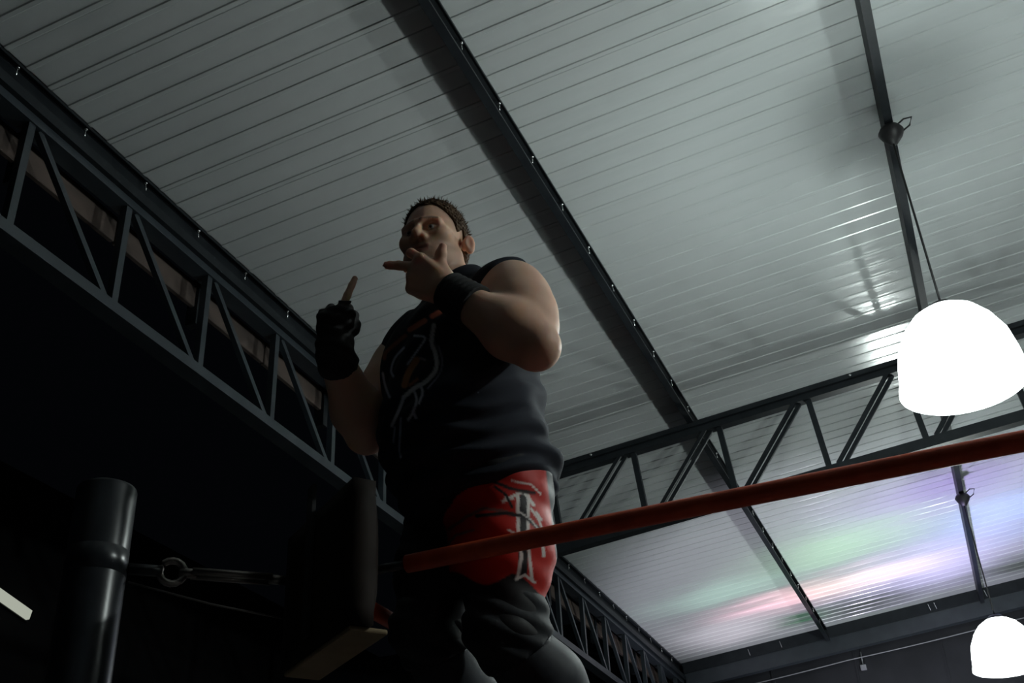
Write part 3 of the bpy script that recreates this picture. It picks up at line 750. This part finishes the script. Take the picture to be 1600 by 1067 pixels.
PL = [(BK, 7, [(818, 778), (817, 895)]), (WH, 2.6, [(809, 772), (810, 836), (815, 870), (808, 905)]), (WH, 2.4, [(826, 775), (825, 836), (828, 880), (832, 908)]),
      (WH, 2.4, [(786, 783), (808, 772), (818, 768), (834, 789)]), (WH, 1.6, [(789, 776), (802, 779)]), (WH, 1.8, [(830, 795), (842, 812), (848, 830)]), (WH, 1.6, [(838, 800), (846, 812)]),
      (WH, 2.0, [(806, 905), (820, 898), (836, 910)]), ((.20, .08, .07), 2.5, [(702, 826), (725, 810), (755, 794), (785, 798), (812, 806)]), (BK, 3, [(745, 806), (790, 802), (820, 806), (842, 826)]),
      (WH, 1.2, [(812, 800), (830, 812), (843, 829)]), ((.2, .1, .1), 2, [(700, 850), (712, 836), (740, 828)]), (BK, 2.6, [(770, 752), (800, 764), (835, 770)]), (WH, 1.3, [(800, 751), (830, 757), (845, 772)]),
      (WH, 1.6, [(795, 828), (806, 834)]), (BK, 2.2, [(772, 760), (790, 772), (800, 792)]), (WH, 2.6, [(847, 845), (850, 868)])]
for c, w_, pts in PL: blend(cg, soft(seg_d(x_, y_, pts), w_) * onleft * facing, c)
blend(cg, soft(seg_d(x_, y_, [(752, 1030), (758, 1040), (749, 1058)]), 4) * facing * ~onleft, (.5, .5, .5))
lg = cloth('leggings', vg, fcg, M['legs'], cg); lg['label'] = 'red and black leggings with white cross print'
M['kneepad'] = noise_on(mat('black_knee_pad', (.011, .013, .017), .7, spec=.3), 60, (.009, .011, .014), (.016, .018, .023))
M['boot'] = noise_on(mat('black_boot_leather', (.017, .02, .027), .6, spec=.35), 40, (.014, .017, .022), (.022, .026, .034))
for k_, a_ in (('kl', 'al'), ('kr', 'ar')):
    d = J[a_] - J[k_]; u = d / np.linalg.norm(d)
    lo = np.minimum(J[k_], J[a_]) - .25; hi = np.maximum(J[k_], J[a_]) + .25
    fk = Field(J[k_] - .17, J[k_] + .17, .006); t_ = (J['hl' if k_ == 'kl' else 'hr'] - J[k_]); t_ /= np.linalg.norm(t_)
    fk.cone(J[k_] + t_ * .085, J[k_] + u * .05, .088, .084, .03); fk.ell(J[k_] + FB * .03, BAX, (.07, .07, .075), .03)
    fk.warp(lambda x, y, z: .003 * np.sin(z * 130 + x * 60)); fk.cut(J[k_] + t_ * .075, t_); fk.cut(J[k_] + u * .06, u)
    kv, kf = fk.mesh(); cloth('knee_pad', kv, kf, M['kneepad'])
    ft = Field(lo, hi, .007)
    ft.cone(J[k_] + u * .06, J[k_] + d * .35 - FB * .015, .077, .084, .02); ft.cone(J[k_] + d * .35 - FB * .015, J[a_], .084, .056, .03)
    ft.cone(J[a_] - UP * .02 - FB * .03, J[a_] - UP * .045 + FB * .16, .056, .042, .03); ft.cut(J[a_] - UP * .085, -UP); ft.cut(J[k_] + u * .055, -u)
    bv, bf = ft.mesh(); bo = cloth('boot', bv, bf, M['boot'])
    so_ = Field(lo, hi, .008); so_.cone(J[a_] - UP * .085 - FB * .03, J[a_] - UP * .085 + FB * .165, .052, .044, .01); so_.cut(J[a_] - UP * .08, UP); so_.cut(J[a_] - UP * .105, -UP)
    ov, of = so_.mesh(); cloth('sole', ov, of, M['black'], parent=None).parent = bo

# ---- glove on the raised hand, wristband on the other
M['glove'] = noise_on(mat('black_fabric_glove', (.013, .013, .015), .8), 120, (.01, .01, .012), (.02, .02, .022))
fv = Field(RWp - .2, RWp + .2, .0035)
hand(fv, RWp, RD, RT, RN, RCURL, RTH, g=.0045, skip=(0, 1, 2, 3), sc=.93, lean=.38)
hand(fv, RWp, RD, RT, RN, RCURL, RTH, g=.0045, only=[(i, j) for i in (0, 2, 3) for j in (0, 1)] + [(1, 0)], sc=.93, lean=.38)
d_w = J['er'] - J['wr']; d_w /= np.linalg.norm(d_w)
fv.cone(RWp, J['wr'] + d_w * .075, .043, .052, .02)
fv.warp(lambda x, y, z: .0015 * np.sin(z * 220 + x * 60))
p1 = RWp + (RD * .096 + RT * .0105 + RN * .004) * .93
fv.cut(p1 + RD * .027, RD)
fv.cut(J['wr'] + d_w * .042, d_w)
gv, gf = fv.mesh(); cloth('glove', gv, gf, M['glove'])['label'] = 'black fingerless glove on the raised hand'
d_w = J['el'] - J['wl']; d_w /= np.linalg.norm(d_w)
fw = Field(J['wl'] - .12, J['wl'] + .12, .0035); fw.cone(J['wl'] - d_w * .03, J['wl'] + d_w * .08, .047, .056, .01)
fw.warp(lambda x, y, z: .0012 * np.sin(400 * ((x - J['wl'][0]) * d_w[0] + (y - J['wl'][1]) * d_w[1] + (z - J['wl'][2]) * d_w[2])))
fw.cut(J['wl'] - d_w * .028, -d_w); fw.cut(J['wl'] + d_w * .06, d_w)
wv, wf = fw.mesh(); cloth('wristband', wv, wf, M['glove'])['label'] = 'wide black wristband'
# nails on the two straight fingers
M['nail'] = mat('fingernail', (.62, .42, .36), .25)
for tip, D_, N_ in ((ltips[1], LD, LN), (rtips[1], RD, RN)):
    n_ = MB(); c = tip - PB; a = D_ ; b = np.cross(D_, N_)
    n_.add([c + N_ * .0072 - a * .010 - b * .0045, c + N_ * .0072 - a * .010 + b * .0045, c + N_ * .0055 + a * .003 + b * .004, c + N_ * .0055 + a * .003 - b * .004, c + N_ * .0082 - a * .004],
           [(0, 1, 4), (1, 2, 4), (2, 3, 4), (3, 0, 4)]); n_.build('fingernail', M['nail'], person)
